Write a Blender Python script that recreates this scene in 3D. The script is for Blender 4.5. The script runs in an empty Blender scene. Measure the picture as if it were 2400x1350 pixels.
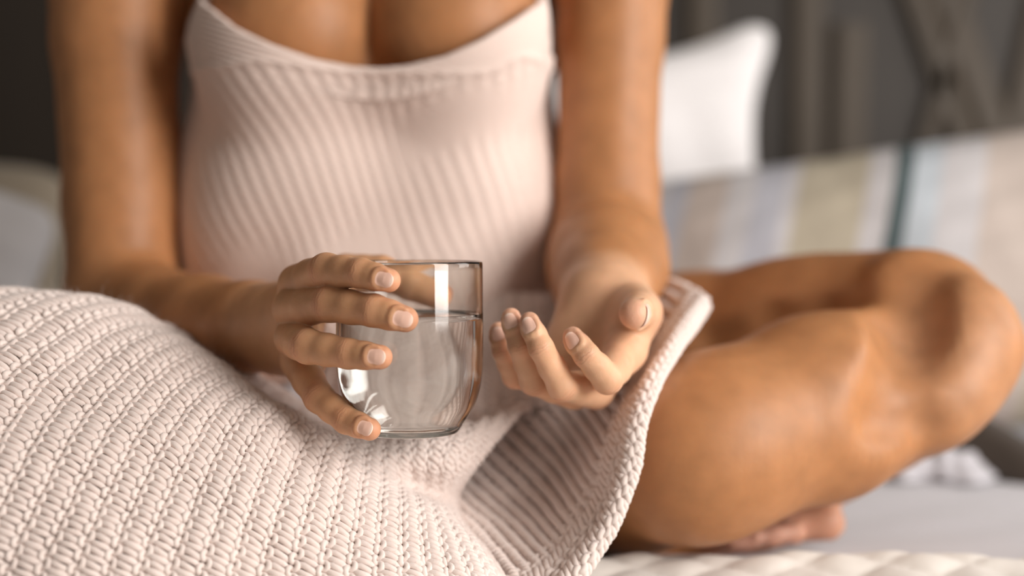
import bpy, math, random
import numpy as np
from mathutils import Vector, noise

# ------------------------------------------------------------------ camera, world, lights, exposure
C = bpy.context.scene
COL = C.collection
FPX = 50.0 / 36.0 * 2400.0
PITCH = math.radians(2.06)
EYE = np.array([0.0, 0.0, 0.215])
FWD = np.array([0.0, math.cos(PITCH), -math.sin(PITCH)])
UPV = np.array([0.0, math.sin(PITCH), math.cos(PITCH)])
RGT = np.array([1.0, 0.0, 0.0])


def P(px, py, d):
    """world point seen at pixel (px,py) of the 2400x1350 frame, d metres in front of the camera"""
    return EYE + d * FWD + d * (px - 1200.0) / FPX * RGT - d * (py - 675.0) / FPX * UPV


cam_d = bpy.data.cameras.new('camera')
cam = bpy.data.objects.new('camera', cam_d)
COL.objects.link(cam)
cam.location = EYE
cam.rotation_euler = (math.radians(90) - PITCH, 0, 0)
cam_d.lens = 50
cam_d.sensor_width = 36
cam_d.clip_start = 0.05
cam_d.dof.use_dof = True
cam_d.dof.focus_distance = 0.772
cam_d.dof.aperture_fstop = 2.0
C.camera = cam

W = bpy.data.worlds.new('world')
C.world = W
W.use_nodes = True
W.node_tree.nodes['Background'].inputs[0].default_value = (1.0, 0.86, 0.72, 1)
W.node_tree.nodes['Background'].inputs[1].default_value = 0.15


def area(name, loc, target, sx, sy, power, col):
    l = bpy.data.lights.new(name, 'AREA')
    l.shape = 'RECTANGLE'
    l.size = sx
    l.size_y = sy
    l.energy = power
    l.color = col
    o = bpy.data.objects.new(name, l)
    COL.objects.link(o)
    o.location = loc
    o.rotation_euler = (Vector(target) - Vector(loc)).to_track_quat('-Z', 'Y').to_euler()
    return o


area('window_light', (1.55, -0.35, 0.80), (0.0, 0.72, 0.34), 0.85, 1.50, 52, (1.0, 0.955, 0.91))
area('fill_light', (-0.9, -1.2, 1.6), (0.0, 0.9, 0.1), 1.4, 1.0, 1.0, (1.0, 0.93, 0.86))  # added weak fill from behind left of the camera, no window there
area('side_window_light', (1.95, 1.15, 0.85), (0.35, 1.25, 0.15), 0.9, 1.1, 15, (1.0, 0.98, 0.96))

C.view_settings.view_transform = 'Standard'
C.view_settings.look = 'None'
C.view_settings.exposure = 0.13
C.view_settings.gamma = 1.0
C.view_settings.use_curve_mapping = False
C.cycles.use_denoising = True
C.cycles.max_bounces = 14
C.cycles.transmission_bounces = 12
C.cycles.glossy_bounces = 8
C.cycles.transparent_max_bounces = 12

# ------------------------------------------------------------------ helpers


def mesh_np(name, verts, quads, mat=None, parent=None, smooth=True, tris=None):
    verts = np.asarray(verts, dtype=np.float32).reshape(-1, 3)
    quads = np.asarray(quads, dtype=np.int32).reshape(-1, 4) if quads is not None and len(quads) else np.zeros((0, 4), np.int32)
    tris = np.asarray(tris, dtype=np.int32).reshape(-1, 3) if tris is not None and len(tris) else np.zeros((0, 3), np.int32)
    me = bpy.data.meshes.new(name)
    me.vertices.add(len(verts))
    me.vertices.foreach_set('co', verts.ravel())
    nl = quads.size + tris.size
    me.loops.add(nl)
    me.loops.foreach_set('vertex_index', np.concatenate([quads.ravel(), tris.ravel()]))
    npoly = len(quads) + len(tris)
    me.polygons.add(npoly)
    starts = np.concatenate([np.arange(len(quads)) * 4, len(quads) * 4 + np.arange(len(tris)) * 3]).astype(np.int32)
    me.polygons.foreach_set('loop_start', starts)
    me.polygons.foreach_set('use_smooth', np.full(npoly, smooth, dtype=bool))
    me.update(calc_edges=True)
    me.validate()
    o = bpy.data.objects.new(name, me)
    COL.objects.link(o)
    if mat:
        me.materials.append(mat)
    if parent:
        o.parent = parent
    return o


def tag(o, label=None, cat=None, group=None, kind=None):
    if label:
        o['label'] = label
    if cat:
        o['category'] = cat
    if group:
        o['group'] = group
    if kind:
        o['kind'] = kind
    return o


def empty(name, loc=(0, 0, 0)):
    o = bpy.data.objects.new(name, None)
    COL.objects.link(o)
    o.location = loc
    o.empty_display_size = 0.05
    return o


def grid_quads(nu, nv, wrap_u=False, wrap_v=False):
    i = np.arange(nu if wrap_u else nu - 1)
    j = np.arange(nv if wrap_v else nv - 1)
    I, J = np.meshgrid(i, j, indexing='ij')
    I2 = (I + 1) % nu
    J2 = (J + 1) % nv
    return np.stack([I * nv + J, I2 * nv + J, I2 * nv + J2, I * nv + J2], -1).reshape(-1, 4)


def nrm(v):
    v = np.asarray(v, float)
    return v / (np.linalg.norm(v, axis=-1, keepdims=True) + 1e-12)


def subsurf(o, n=2):
    m = o.modifiers.new('s', 'SUBSURF')
    m.levels = n
    m.render_levels = n


# value noise, vectorised: sum of random sinusoids (smooth, cheap)
_rs = np.random.RandomState(7)
_K = _rs.normal(size=(14, 3))
_PH = _rs.uniform(0, 6.28, 14)


def wob(p, scale):
    s = np.zeros(p.shape[:-1])
    for k in range(14):
        s += np.sin((p @ _K[k]) * scale + _PH[k])
    return s / 5.0


# ------------------------------------------------------------------ materials


def mat_new(name):
    m = bpy.data.materials.new(name)
    m.use_nodes = True
    nt = m.node_tree
    b = nt.nodes['Principled BSDF']
    return m, nt, b


def add(nt, t, **kw):
    n = nt.nodes.new(t)
    for k, v in kw.items():
        if k.startswith('i_'):
            key = k[2:]
            key = int(key) if key.isdigit() else key.replace('_', ' ')
            n.inputs[key].default_value = v
        else:
            setattr(n, k, v)
    return n


def mth(nt, op, a, b=None, c=None):
    n = nt.nodes.new('ShaderNodeMath')
    n.operation = op
    for i, x in enumerate((a, b, c)):
        if x is None:
            continue
        if isinstance(x, (int, float)):
            n.inputs[i].default_value = x
        else:
            nt.links.new(x, n.inputs[i])
    return n.outputs[0]


def fabric(name, col, rough=0.9, sheen=0.3, nscale=250, bump=0.25, col2=None, dist=0.001, sss=0.0):
    m, nt, b = mat_new(name)
    b.inputs['Roughness'].default_value = rough
    b.inputs['Sheen Weight'].default_value = sheen
    b.inputs['Sheen Roughness'].default_value = 0.5
    b.inputs['Specular IOR Level'].default_value = 0.15
    tc = add(nt, 'ShaderNodeTexCoord')
    n = add(nt, 'ShaderNodeTexNoise', i_Scale=nscale, i_Detail=4.0)
    nt.links.new(tc.outputs['Object'], n.inputs['Vector'])
    mix = add(nt, 'ShaderNodeMix', data_type='RGBA')
    n2 = add(nt, 'ShaderNodeTexNoise', i_Scale=9.0, i_Detail=3.0)
    nt.links.new(tc.outputs['Object'], n2.inputs['Vector'])
    nt.links.new(n2.outputs[0], mix.inputs[0])
    mix.inputs[6].default_value = (*col, 1)
    c2 = col2 or tuple(c * 0.9 for c in col)
    mix.inputs[7].default_value = (*c2, 1)
    nt.links.new(mix.outputs[2], b.inputs['Base Color'])
    bp = add(nt, 'ShaderNodeBump', i_Strength=bump, i_Distance=dist)
    nt.links.new(n.outputs[0], bp.inputs['Height'])
    nt.links.new(bp.outputs[0], b.inputs['Normal'])
    if sss:
        b.inputs['Subsurface Weight'].default_value = sss
        b.inputs['Subsurface Radius'].default_value = (1, .7, .6)
        b.inputs['Subsurface Scale'].default_value = 0.004
    return m


def skin_mat():
    m, nt, b = mat_new('skin')
    at = add(nt, 'ShaderNodeAttribute', attribute_name='tone')
    tc = add(nt, 'ShaderNodeTexCoord')
    n1 = add(nt, 'ShaderNodeTexNoise', i_Scale=55.0, i_Detail=4.0)
    nt.links.new(tc.outputs['Object'], n1.inputs['Vector'])
    hs = add(nt, 'ShaderNodeHueSaturation')
    nt.links.new(at.outputs['Color'], hs.inputs['Color'])
    mr = add(nt, 'ShaderNodeMapRange', i_1=0.3, i_2=0.7, i_3=0.90, i_4=1.10)
    nt.links.new(n1.outputs[0], mr.inputs[0])
    nt.links.new(mr.outputs[0], hs.inputs['Value'])
    b.inputs['Roughness'].default_value = 0.47
    b.inputs['Specular IOR Level'].default_value = 0.35
    b.inputs['Subsurface Weight'].default_value = 0.34
    b.inputs['Subsurface Radius'].default_value = (1.0, 0.38, 0.2)
    b.inputs['Subsurface Scale'].default_value = 0.007
    # fine skin grain
    vo = add(nt, 'ShaderNodeTexVoronoi', i_Scale=1500.0)
    nt.links.new(tc.outputs['Object'], vo.inputs['Vector'])
    n2 = add(nt, 'ShaderNodeTexNoise', i_Scale=420.0, i_Detail=5.0)
    nt.links.new(tc.outputs['Object'], n2.inputs['Vector'])
    # creases over the finger joints
    cs = add(nt, 'ShaderNodeAttribute', attribute_name='crease_s')
    cw = add(nt, 'ShaderNodeAttribute', attribute_name='crease_w')
    n3 = add(nt, 'ShaderNodeTexNoise', i_Scale=260.0, i_Detail=2.0)
    nt.links.new(tc.outputs['Object'], n3.inputs['Vector'])
    s = mth(nt, 'ADD', cs.outputs['Fac'], mth(nt, 'MULTIPLY', mth(nt, 'SUBTRACT', n3.outputs[0], 0.5), 4.5))
    g = mth(nt, 'POWER', 2.718, mth(nt, 'MULTIPLY', mth(nt, 'MULTIPLY', s, s), -0.13))
    wv = mth(nt, 'POWER', mth(nt, 'ABSOLUTE', mth(nt, 'COSINE', mth(nt, 'MULTIPLY', s, 1.45))), 0.35)
    cr = mth(nt, 'MULTIPLY', mth(nt, 'MULTIPLY', g, wv), cw.outputs['Fac'])
    dk = add(nt, 'ShaderNodeMix', data_type='RGBA')
    nt.links.new(mth(nt, 'MULTIPLY', mth(nt, 'SUBTRACT', g, mth(nt, 'MULTIPLY', g, wv)), mth(nt, 'MULTIPLY', cw.outputs['Fac'], 0.5)), dk.inputs[0])
    nt.links.new(hs.outputs[0], dk.inputs[6])
    dk.inputs[7].default_value = (0.30, 0.11, 0.05, 1)
    nt.links.new(dk.outputs[2], b.inputs['Base Color'])
    hgt = mth(nt, 'ADD', mth(nt, 'MULTIPLY', vo.outputs[0], 0.10), mth(nt, 'MULTIPLY', n2.outputs[0], 0.22))
    hgt = mth(nt, 'ADD', hgt, mth(nt, 'MULTIPLY', cr, 0.42))
    bp = add(nt, 'ShaderNodeBump', i_Strength=0.6, i_Distance=0.0008)
    nt.links.new(hgt, bp.inputs['Height'])
    nt.links.new(bp.outputs[0], b.inputs['Normal'])
    return m


M_SKIN = skin_mat()
M_YARN = fabric('pink_yarn', (0.83, 0.71, 0.66), sheen=0.45, nscale=1400, bump=0.35, col2=(0.80, 0.67, 0.615), dist=0.0003, sss=0.12)
M_BACK = fabric('dark_hole_backing', (0.32, 0.18, 0.11), sheen=0.1, nscale=500)  # colour of the added backing; its brown darkens the holes between stitches
M_TANK = fabric('tank_knit', (0.83, 0.67, 0.60), sheen=0.4, nscale=700, bump=0.4, sss=0.1)
M_SHEET = fabric('lavender_white_sheet', (0.55, 0.53, 0.56), nscale=160, bump=0.2)
M_WHITE = fabric('white_cotton', (0.87, 0.84, 0.84), nscale=180, bump=0.15)
M_BEIGE = fabric('beige_cotton', (0.50, 0.42, 0.32), nscale=180, bump=0.2)
M_DARKGAP = fabric('dark_gap_brown', (0.045, 0.033, 0.025), nscale=150, bump=0.2)  # dark colour for the shape that fills the gap under the striped pillow
M_QUILT = fabric('cream_quilt', (0.76, 0.72, 0.66), nscale=220, bump=0.2, col2=(0.70, 0.66, 0.62))


def wood(name, col, col2, rough=0.6):
    m, nt, b = mat_new(name)
    tc = add(nt, 'ShaderNodeTexCoord')
    mp = add(nt, 'ShaderNodeMapping')
    mp.inputs['Scale'].default_value = (30, 30, 2.5)
    nt.links.new(tc.outputs['Object'], mp.inputs[0])
    n = add(nt, 'ShaderNodeTexNoise', i_Scale=1.4, i_Detail=6.0)
    nt.links.new(mp.outputs[0], n.inputs['Vector'])
    mix = add(nt, 'ShaderNodeMix', data_type='RGBA')
    nt.links.new(n.outputs[0], mix.inputs[0])
    mix.inputs[6].default_value = (*col, 1)
    mix.inputs[7].default_value = (*col2, 1)
    nt.links.new(mix.outputs[2], b.inputs['Base Color'])
    b.inputs['Roughness'].default_value = rough
    bp = add(nt, 'ShaderNodeBump', i_Strength=0.3, i_Distance=0.002)
    nt.links.new(n.outputs[0], bp.inputs['Height'])
    nt.links.new(bp.outputs[0], b.inputs['Normal'])
    return m


M_WDARK = wood('dark_wood_panel', (0.028, 0.0185, 0.011), (0.018, 0.012, 0.008))
M_WSLAT = wood('brown_wood_slat', (0.068, 0.047, 0.028), (0.048, 0.034, 0.021))
M_WALL = fabric('dark_olive_plaster', (0.030, 0.026, 0.021), nscale=60, bump=0.1, sheen=0)
M_FLOOR = wood('floor_boards', (0.16, 0.11, 0.07), (0.12, 0.08, 0.05))


def nail_mat():
    m, nt, b = mat_new('fingernail')
    tc = add(nt, 'ShaderNodeAttribute', attribute_name='nail_t')
    cr = add(nt, 'ShaderNodeValToRGB')
    cr.color_ramp.elements[0].position = 0.0
    cr.color_ramp.elements[0].color = (0.92, 0.62, 0.51, 1)
    e = cr.color_ramp.elements.new(0.30)
    e.color = (0.92, 0.58, 0.455, 1)
    e = cr.color_ramp.elements.new(0.84)
    e.color = (0.92, 0.58, 0.455, 1)
    cr.color_ramp.elements[-1].position = 0.93
    cr.color_ramp.elements[-1].color = (0.94, 0.70, 0.585, 1)
    nt.links.new(tc.outputs['Fac'], cr.inputs[0])
    nt.links.new(cr.outputs[0], b.inputs['Base Color'])
    b.inputs['Roughness'].default_value = 0.33
    return m


M_NAIL = nail_mat()


def glass_mat(name, ior, col=(1, 1, 1)):
    m = bpy.data.materials.new(name)
    m.use_nodes = True
    nt = m.node_tree
    nt.nodes.remove(nt.nodes['Principled BSDF'])
    g = nt.nodes.new('ShaderNodeBsdfGlass')
    g.inputs['IOR'].default_value = ior
    g.inputs['Roughness'].default_value = 0.0
    g.inputs['Color'].default_value = (*col, 1)
    nt.links.new(g.outputs[0], nt.nodes['Material Output'].inputs[0])
    return m


M_GLASS = glass_mat('clear_glass', 1.47, (0.985, 0.99, 0.985))
M_WATER = glass_mat('water', 1.333)

# ------------------------------------------------------------------ the room
def slab(name, x0, x1, y0, y1, z0, z1, mat, parent=None, bevel=0.0):
    v = np.array([[x, y, z] for x in (x0, x1) for y in (y0, y1) for z in (z0, z1)], float)
    q = [(0, 1, 3, 2), (4, 6, 7, 5), (0, 4, 5, 1), (2, 3, 7, 6), (0, 2, 6, 4), (1, 5, 7, 3)]
    c = v.mean(0)
    o = mesh_np(name, v - c, q, mat, parent, smooth=False)
    o.location = c
    if bevel:
        m = o.modifiers.new('b', 'BEVEL')
        m.width = bevel
        m.segments = 2
    return o


BED_H = 0.52   # the bed top is z = 0, the floor lies below
tag(slab('floor', -2.2, 2.4, -1.9, 2.35, -BED_H - 0.05, -BED_H, M_FLOOR), kind='structure')
tag(slab('wall_back', -2.2, 2.4, 2.25, 2.35, -BED_H, 2.1, M_WALL), kind='structure')

# headboard: dark panel with stiles and crossing laths
HB = empty('headboard', (0, 2.05, 0))
tag(HB, 'dark brown wooden headboard with crossed laths, standing behind the bed', 'headboard')


def hb_part(name, pts, width, thick, y, mat):
    """a lath between two points given as pixels on the headboard plane"""
    a, b = [P(p[0], p[1], y) for p in pts]
    a[1] = b[1] = y
    d = nrm(b - a)
    s = np.cross(d, [0, 1, 0])
    prof = [(-.5, 0), (-.5, .6), (-.3, 1), (.3, 1), (.5, .6), (.5, 0)]
    vs = []
    for e in (a, b):
        for (u, w) in prof:
            vs.append(e + s * u * width - np.array([0, 1, 0]) * w * thick)
    n = len(prof)
    q = [(i, (i + 1) % n, n + (i + 1) % n, n + i) for i in range(n)]
    q += [(0, 1, 2, 5), (2, 3, 4, 5), (n, n + 1, n + 2, n + 5), (n + 2, n + 3, n + 4, n + 5)]
    o = mesh_np(name, np.array(vs) - np.array([0, 2.05, 0]), q, mat, HB, smooth=False)
    return o


panel = slab('panel', -1.35, 1.45, 2.02, 2.06, -BED_H, 0.95, M_WDARK)
panel.parent = HB
panel.location = panel.location - HB.location
rail = slab('top_rail', -1.38, 1.48, 1.985, 2.07, 0.93, 1.02, M_WSLAT, bevel=0.008)
rail.parent = HB
rail.location = rail.location - HB.location
for (pts, w) in [(((1885, -500), (1885, 520)), 0.046), (((1985, 60), (1978, 470)), 0.05),
                 (((1985, -420), (2330, 560)), 0.036), (((2110, -260), (2400, 520)), 0.05),
                 (((2500, -300), (2330, 520)), 0.045), (((2330, -300), (2140, 420)), 0.028), (((2750, -400), (2600, 520)), 0.05),
                 (((1640, -500), (1640, 520)), 0.046), (((1200, -500), (1200, 520)), 0.046), (((700, -500), (700, 520)), 0.046),
                 (((-60, -500), (-60, 520)), 0.046), (((-400, -500), (-400, 520)), 0.046)]:
    hb_part('lath', pts, w, 0.014 + 0.004 * (w < .045), 2.02, M_WSLAT)

# ------------------------------------------------------------------ bed
BED = empty('bed', (0, 1.2, -BED_H))
tag(BED, 'bed with pale lavender-white fitted sheet under the seated person', 'bed')


def bed_height(X, Y):
    p = np.stack([X, Y, X * 0], -1)
    h = 0.004 * wob(p, 9.0) + 0.0022 * wob(p * np.array([1.0, 2.6, 1]), 24.0)
    return h


nu, nv = 240, 170
xs = np.linspace(-1.15, 1.25, nu)
ys = np.linspace(0.30, 2.0, nv)
X, Y = np.meshgrid(xs, ys, indexing='ij')
Z = bed_height(X, Y)
edge = np.minimum.reduce([X + 1.15, 1.25 - X, Y - 0.30, 2.0 - Y])
Z = Z - 0.05 * np.clip(1 - edge / 0.05, 0, 1) ** 2
top = np.stack([X, Y, Z], -1).reshape(-1, 3)
# skirt
ring = [i * nv for i in range(nu)] + [(nu - 1) * nv + j for j in range(1, nv)] + [i * nv + nv - 1 for i in range(nu - 2, -1, -1)] + [j for j in range(nv - 2, 0, -1)]
sk = top[ring].copy()
sk[:, 2] = -0.26
verts = np.concatenate([top, sk])
n0 = len(top)
q = list(map(tuple, grid_quads(nu, nv)))
m_ = len(ring)
q += [(ring[k], ring[(k + 1) % m_], n0 + (k + 1) % m_, n0 + k) for k in range(m_)]
o = mesh_np('mattress', verts - np.array([0, 1.2, -BED_H]), q, M_SHEET, BED)
b_ = slab('bed_base', -1.12, 1.22, 0.33, 1.98, -0.44, -0.262, M_WSLAT, bevel=0.01)
b_.parent = BED
b_.location = b_.location - BED.location
for lx in (-1.05, 1.15):
    for ly in (0.4, 1.9):
        l_ = slab('leg', lx - .035, lx + .035, ly - .035, ly + .035, -BED_H, -0.441, M_WDARK, bevel=0.006)
        l_.parent = BED
        l_.location = l_.location - BED.location

# ------------------------------------------------------------------ quilt on the near part of the bed
def quilt():
    nu, nv = 460, 170
    U, V = np.meshgrid(np.linspace(0, 1, nu), np.linspace(0, 1, nv), indexing='ij')
    x = -0.25 + 1.30 * U
    yb = 0.888 + 0.012 * np.sin(x * 9 + 1) + 0.03 * np.clip(x, 0, 1)
    y = 0.42 + (yb - 0.42) * V
    # diamond stitching
    a = (x * 0.9 + y * 1.3) / 0.046
    b = (x * 0.9 - y * 1.3) / 0.046
    puff = np.abs(np.sin(a * math.pi)) ** 0.45 * np.abs(np.sin(b * math.pi)) ** 0.45
    p = np.stack([x, y, x * 0], -1)
    z = bed_height(x, y) + 0.006 + 0.0042 * puff + 0.0030 * wob(p, 30) + 0.0012 * wob(p, 90)
    z += 0.005 * np.exp(-((yb - y - 0.02) / 0.02) ** 2)
    e = np.minimum.reduce([x + 0.25, 1.05 - x, y - 0.42, yb - y])
    z = z * np.clip(e / 0.008, 0, 1) ** 0.5 + 0.0035
    v = np.stack([x, y, z], -1).reshape(-1, 3)
    c = v.mean(0)
    o = mesh_np('quilt', v - c, grid_quads(nu, nv), M_QUILT)
    o.location = c
    s = o.modifiers.new('s', 'SOLIDIFY')
    s.thickness = 0.004
    tag(o, 'cream diamond-stitched quilt lying on the bed in the foreground, below the bent leg', 'quilt')


quilt()

# ------------------------------------------------------------------ pillows
def pillow(name, centre, w, h, t, rot, mat, label, cat='pillow', pinch=0.12, seed=0, wr=1.0):
    n = 72
    a = np.linspace(-1, 1, n)
    U, V = np.meshgrid(a, a, indexing='ij')
    allv = []
    for s in (1, -1):
        # outline drawn in between the corners
        ux = U * (1 - pinch * (1 - V ** 2) * np.abs(U) ** 3) * (1 - 0.10 * V ** 10 * np.abs(U))
        vy = V * (1 - 0.6 * pinch * (1 - U ** 2) * np.abs(V) ** 3) * (1 - 0.10 * U ** 10 * np.abs(V))
        thick = (np.clip(1 - np.abs(U) ** 2.6, 0, 1) * np.clip(1 - np.abs(V) ** 2.6, 0, 1)) ** 0.48
        p = np.stack([ux * w / 2, s * thick * t / 2, vy * h / 2], -1)
        p0 = p + seed * 3.1
        p[..., 1] += s * thick ** .7 * (0.006 * wob(p0, 16) + 0.003 * wob(p0 * np.array([1, 1, 2.]), 40)) * wr
        allv.append(p.reshape(-1, 3))
    v = np.concatenate(allv)
    q1 = grid_quads(n, n)
    q2 = q1[:, ::-1] + n * n
    o = mesh_np(name, v, np.concatenate([q1, q2]), mat)
    import bmesh
    bm = bmesh.new()
    bm.from_mesh(o.data)
    bmesh.ops.remove_doubles(bm, verts=bm.verts, dist=1e-5)
    bmesh.ops.recalc_face_normals(bm, faces=bm.faces)
    bm.to_mesh(o.data)
    bm.free()
    o.location = centre
    o.rotation_euler = [math.radians(r) for r in rot]
    tag(o, label, cat)
    return o


def striped_mat():
    m, nt, b = mat_new('striped_cotton')
    tc = add(nt, 'ShaderNodeTexCoord')
    sp = add(nt, 'ShaderNodeSeparateXYZ')
    nt.links.new(tc.outputs['Object'], sp.inputs[0])
    mr = add(nt, 'ShaderNodeMapRange', i_1=-0.385, i_2=0.415, i_3=0.0, i_4=1.0)
    nt.links.new(mth(nt, 'SUBTRACT', sp.outputs[0], mth(nt, 'MULTIPLY', sp.outputs[2], 0.36)), mr.inputs[0])
    cr = add(nt, 'ShaderNodeValToRGB')
    cr.color_ramp.interpolation = 'CONSTANT'
    w_ = (0.533, 0.511, 0.518)
    be = (0.444, 0.392, 0.303)
    pk = (0.503, 0.429, 0.385)
    lv = (0.429, 0.429, 0.474)
    tl = (0.075, 0.105, 0.11)
    lb = (0.488, 0.533, 0.577)
    stops = [(0.0, w_), (0.05, be), (0.09, w_), (0.13, lv), (0.16, pk), (0.21, w_), (0.245, lv), (0.285, w_), (0.30, be), (0.385, w_),
             (0.417, tl), (0.440, lb), (0.475, w_), (0.53, pk), (0.62, be), (0.66, w_), (0.70, lv), (0.74, w_), (0.80, be), (0.88, w_), (0.93, tl), (0.95, w_)]
    el = cr.color_ramp.elements
    el[0].position = 0
    el[0].color = (*stops[0][1], 1)
    el[1].position = stops[1][0]
    el[1].color = (*stops[1][1], 1)
    for p, c in stops[2:]:
        e = el.new(p)
        e.color = (*c, 1)
    nt.links.new(mr.outputs[0], cr.inputs[0])
    nt.links.new(cr.outputs[0], b.inputs['Base Color'])
    b.inputs['Roughness'].default_value = 0.85
    n = add(nt, 'ShaderNodeTexNoise', i_Scale=30.0, i_Detail=4.0)
    nt.links.new(tc.outputs['Object'], n.inputs['Vector'])
    bp = add(nt, 'ShaderNodeBump', i_Strength=0.4, i_Distance=0.006)
    nt.links.new(n.outputs[0], bp.inputs['Height'])
    nt.links.new(bp.outputs[0], b.inputs['Normal'])
    return m


M_STRIPE = striped_mat()
pillow('pillow', P(1470, 525, 1.70), 0.45, 0.48, 0.15, (-8, -7, 3), M_WHITE, 'plain white pillow standing upright behind the person, beside her left arm', seed=1, pinch=0.34)
pillow('pillow', P(2150, 680, 1.44), 0.80, 0.31, 0.18, (-20, -8, -4), M_STRIPE, 'large striped pillow with teal, beige and grey stripes, behind the bent knee', seed=2, pinch=0.06)
pillow('cushion', P(-340, 650, 1.55), 0.46, 0.27, 0.16, (-14, 2, 8), M_BEIGE, 'beige cushion at the left edge, behind the white-pink pillow', 'cushion', seed=3, pinch=0.05)
pillow('pillow', P(-160, 650, 1.36), 0.19, 0.20, 0.12, (-14, 18, 10), M_WHITE, 'pale rounded pillow at the left edge, in front of the beige cushion', seed=4, pinch=0.02)


def lump(name, centre, sx, sy, sz, mat, label, cat, seed=0, amp=0.35, sc=3.0):
    nu, nv = 120, 60
    th = np.linspace(0, 2 * math.pi, nu, endpoint=False)
    ph = np.linspace(0.02, math.pi / 2, nv)
    T, H = np.meshgrid(th, ph, indexing='ij')
    d = np.stack([np.cos(T) * np.sin(H), np.sin(T) * np.sin(H), np.cos(H)], -1)
    r = 1 + amp * 0.35 * wob(d + seed * 2.3, sc) + amp * 0.14 * wob(d + seed, sc * 2.7)
    v = d * r[..., None] * np.array([sx, sy, sz])
    v[..., 2] = np.maximum(v[..., 2], 0)
    v = v.reshape(-1, 3)
    q = grid_quads(nu, nv, wrap_u=True)
    vc = np.concatenate([v, v.reshape(nu, nv, 3)[:, 0].mean(0)[None]])
    tr = [((k + 1) % nu * nv, k * nv, nu * nv) for k in range(nu)]
    o = mesh_np(name, vc, q, mat, tris=tr)
    o.location = centre
    tag(o, label, cat)
    return o


c = P(2185, 1118, 1.27)
lump('rumpled_sheet', (c[0], c[1], 0.004), 0.052, 0.05, 0.034, M_SHEET, 'rumpled pale sheet bunched on the bed just behind the bent shin', 'sheet', 1, 0.6)
pillow('gap_filler', P(2385, 1090, 1.262), 0.19, 0.05, 0.05, (0, 30, 0), M_DARKGAP, 'added dark brown throw peeking out beneath the striped pillow at the right edge', 'filler', seed=6, pinch=.02)  # added shape standing in for the dark gap under the pillow

# ------------------------------------------------------------------ implicit body


class Grid:
    def __init__(s, xs, ys, zs):
        s.x, s.y, s.z = [np.asarray(a, np.float32) for a in (xs, ys, zs)]
        s.F = np.full((len(xs), len(ys), len(zs)), 1.0, np.float32)

    def block(s, lo, hi):
        sl = []
        for a, l, h in zip((s.x, s.y, s.z), lo, hi):
            i0 = max(0, int(np.searchsorted(a, l)) - 1)
            i1 = min(len(a), int(np.searchsorted(a, h)) + 1)
            sl.append(slice(i0, max(i1, i0 + 1)))
        return tuple(sl)

    def pts(s, sl):
        return s.x[sl[0]][:, None, None], s.y[sl[1]][None, :, None], s.z[sl[2]][None, None, :]


def smin(a, b, k):
    h = np.maximum(k - np.abs(a - b), 0.0) / k
    return np.minimum(a, b) - h * h * k * 0.25


def cone_d(px, py, pz, a, b, ra, rb, sc=(1, 1, 1)):
    """tapered capsule distance; sc stretches the shape along x, y, z"""
    ax, ay, az = a
    dx, dy, dz = (b[0] - ax) / sc[0], (b[1] - ay) / sc[1], (b[2] - az) / sc[2]
    qx, qy, qz = (px - ax) / sc[0], (py - ay) / sc[1], (pz - az) / sc[2]
    L = dx * dx + dy * dy + dz * dz + 1e-12
    t = np.clip((qx * dx + qy * dy + qz * dz) / L, 0, 1)
    ex, ey, ez = qx - t * dx, qy - t * dy, qz - t * dz
    return np.sqrt(ex * ex + ey * ey + ez * ez) - (ra + (rb - ra) * t)


def box_of(a, b, r, sc, pad):
    a, b = np.array(a), np.array(b)
    R = r * np.array(sc) + pad
    return np.minimum(a, b) - R, np.maximum(a, b) + R


def sampleF(p):
    ix = []
    for a, k in ((G.x, 0), (G.y, 1), (G.z, 2)):
        i = np.clip(np.searchsorted(a, p[..., k]) - 1, 0, len(a) - 2)
        f_ = (p[..., k] - a[i]) / (a[i + 1] - a[i])
        ix.append((i, f_))
    (i, a), (j, b), (k, c) = ix
    r_ = 0
    for di, wa in ((0, 1 - a), (1, a)):
        for dj, wb in ((0, 1 - b), (1, b)):
            for dk, wc in ((0, 1 - c), (1, c)):
                r_ = r_ + wa * wb * wc * G.F[i + di, j + dj, k + dk]
    return r_


def put(G, prim, k):
    a, b, ra, rb, sc = prim
    lo, hi = box_of(a, b, max(ra, rb), sc, k + 0.012)
    sl = G.block(lo, hi)
    d = cone_d(*G.pts(sl), a, b, ra, rb, sc).astype(np.float32)
    G.F[sl] = smin(G.F[sl], d, np.float32(k))


def chain(pts, rad, sc=(1, 1, 1)):
    return [(pts[i], pts[i + 1], rad[i], rad[i + 1], sc) for i in range(len(pts) - 1)]


def finger_prims(pts, rad):
    """joints with slimmer phalanges between them"""
    out = []
    for i in range(len(pts) - 1):
        a, b = np.array(pts[i]), np.array(pts[i + 1])
        m = (a + b) / 2
        rm = (rad[i] + rad[i + 1]) / 2 * (0.992 if i < len(pts) - 2 else 1.0)
        out += [(a, m, rad[i], rm, (1, 1, 1)), (m, b, rm, rad[i + 1], (1, 1, 1))]
    return out


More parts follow.
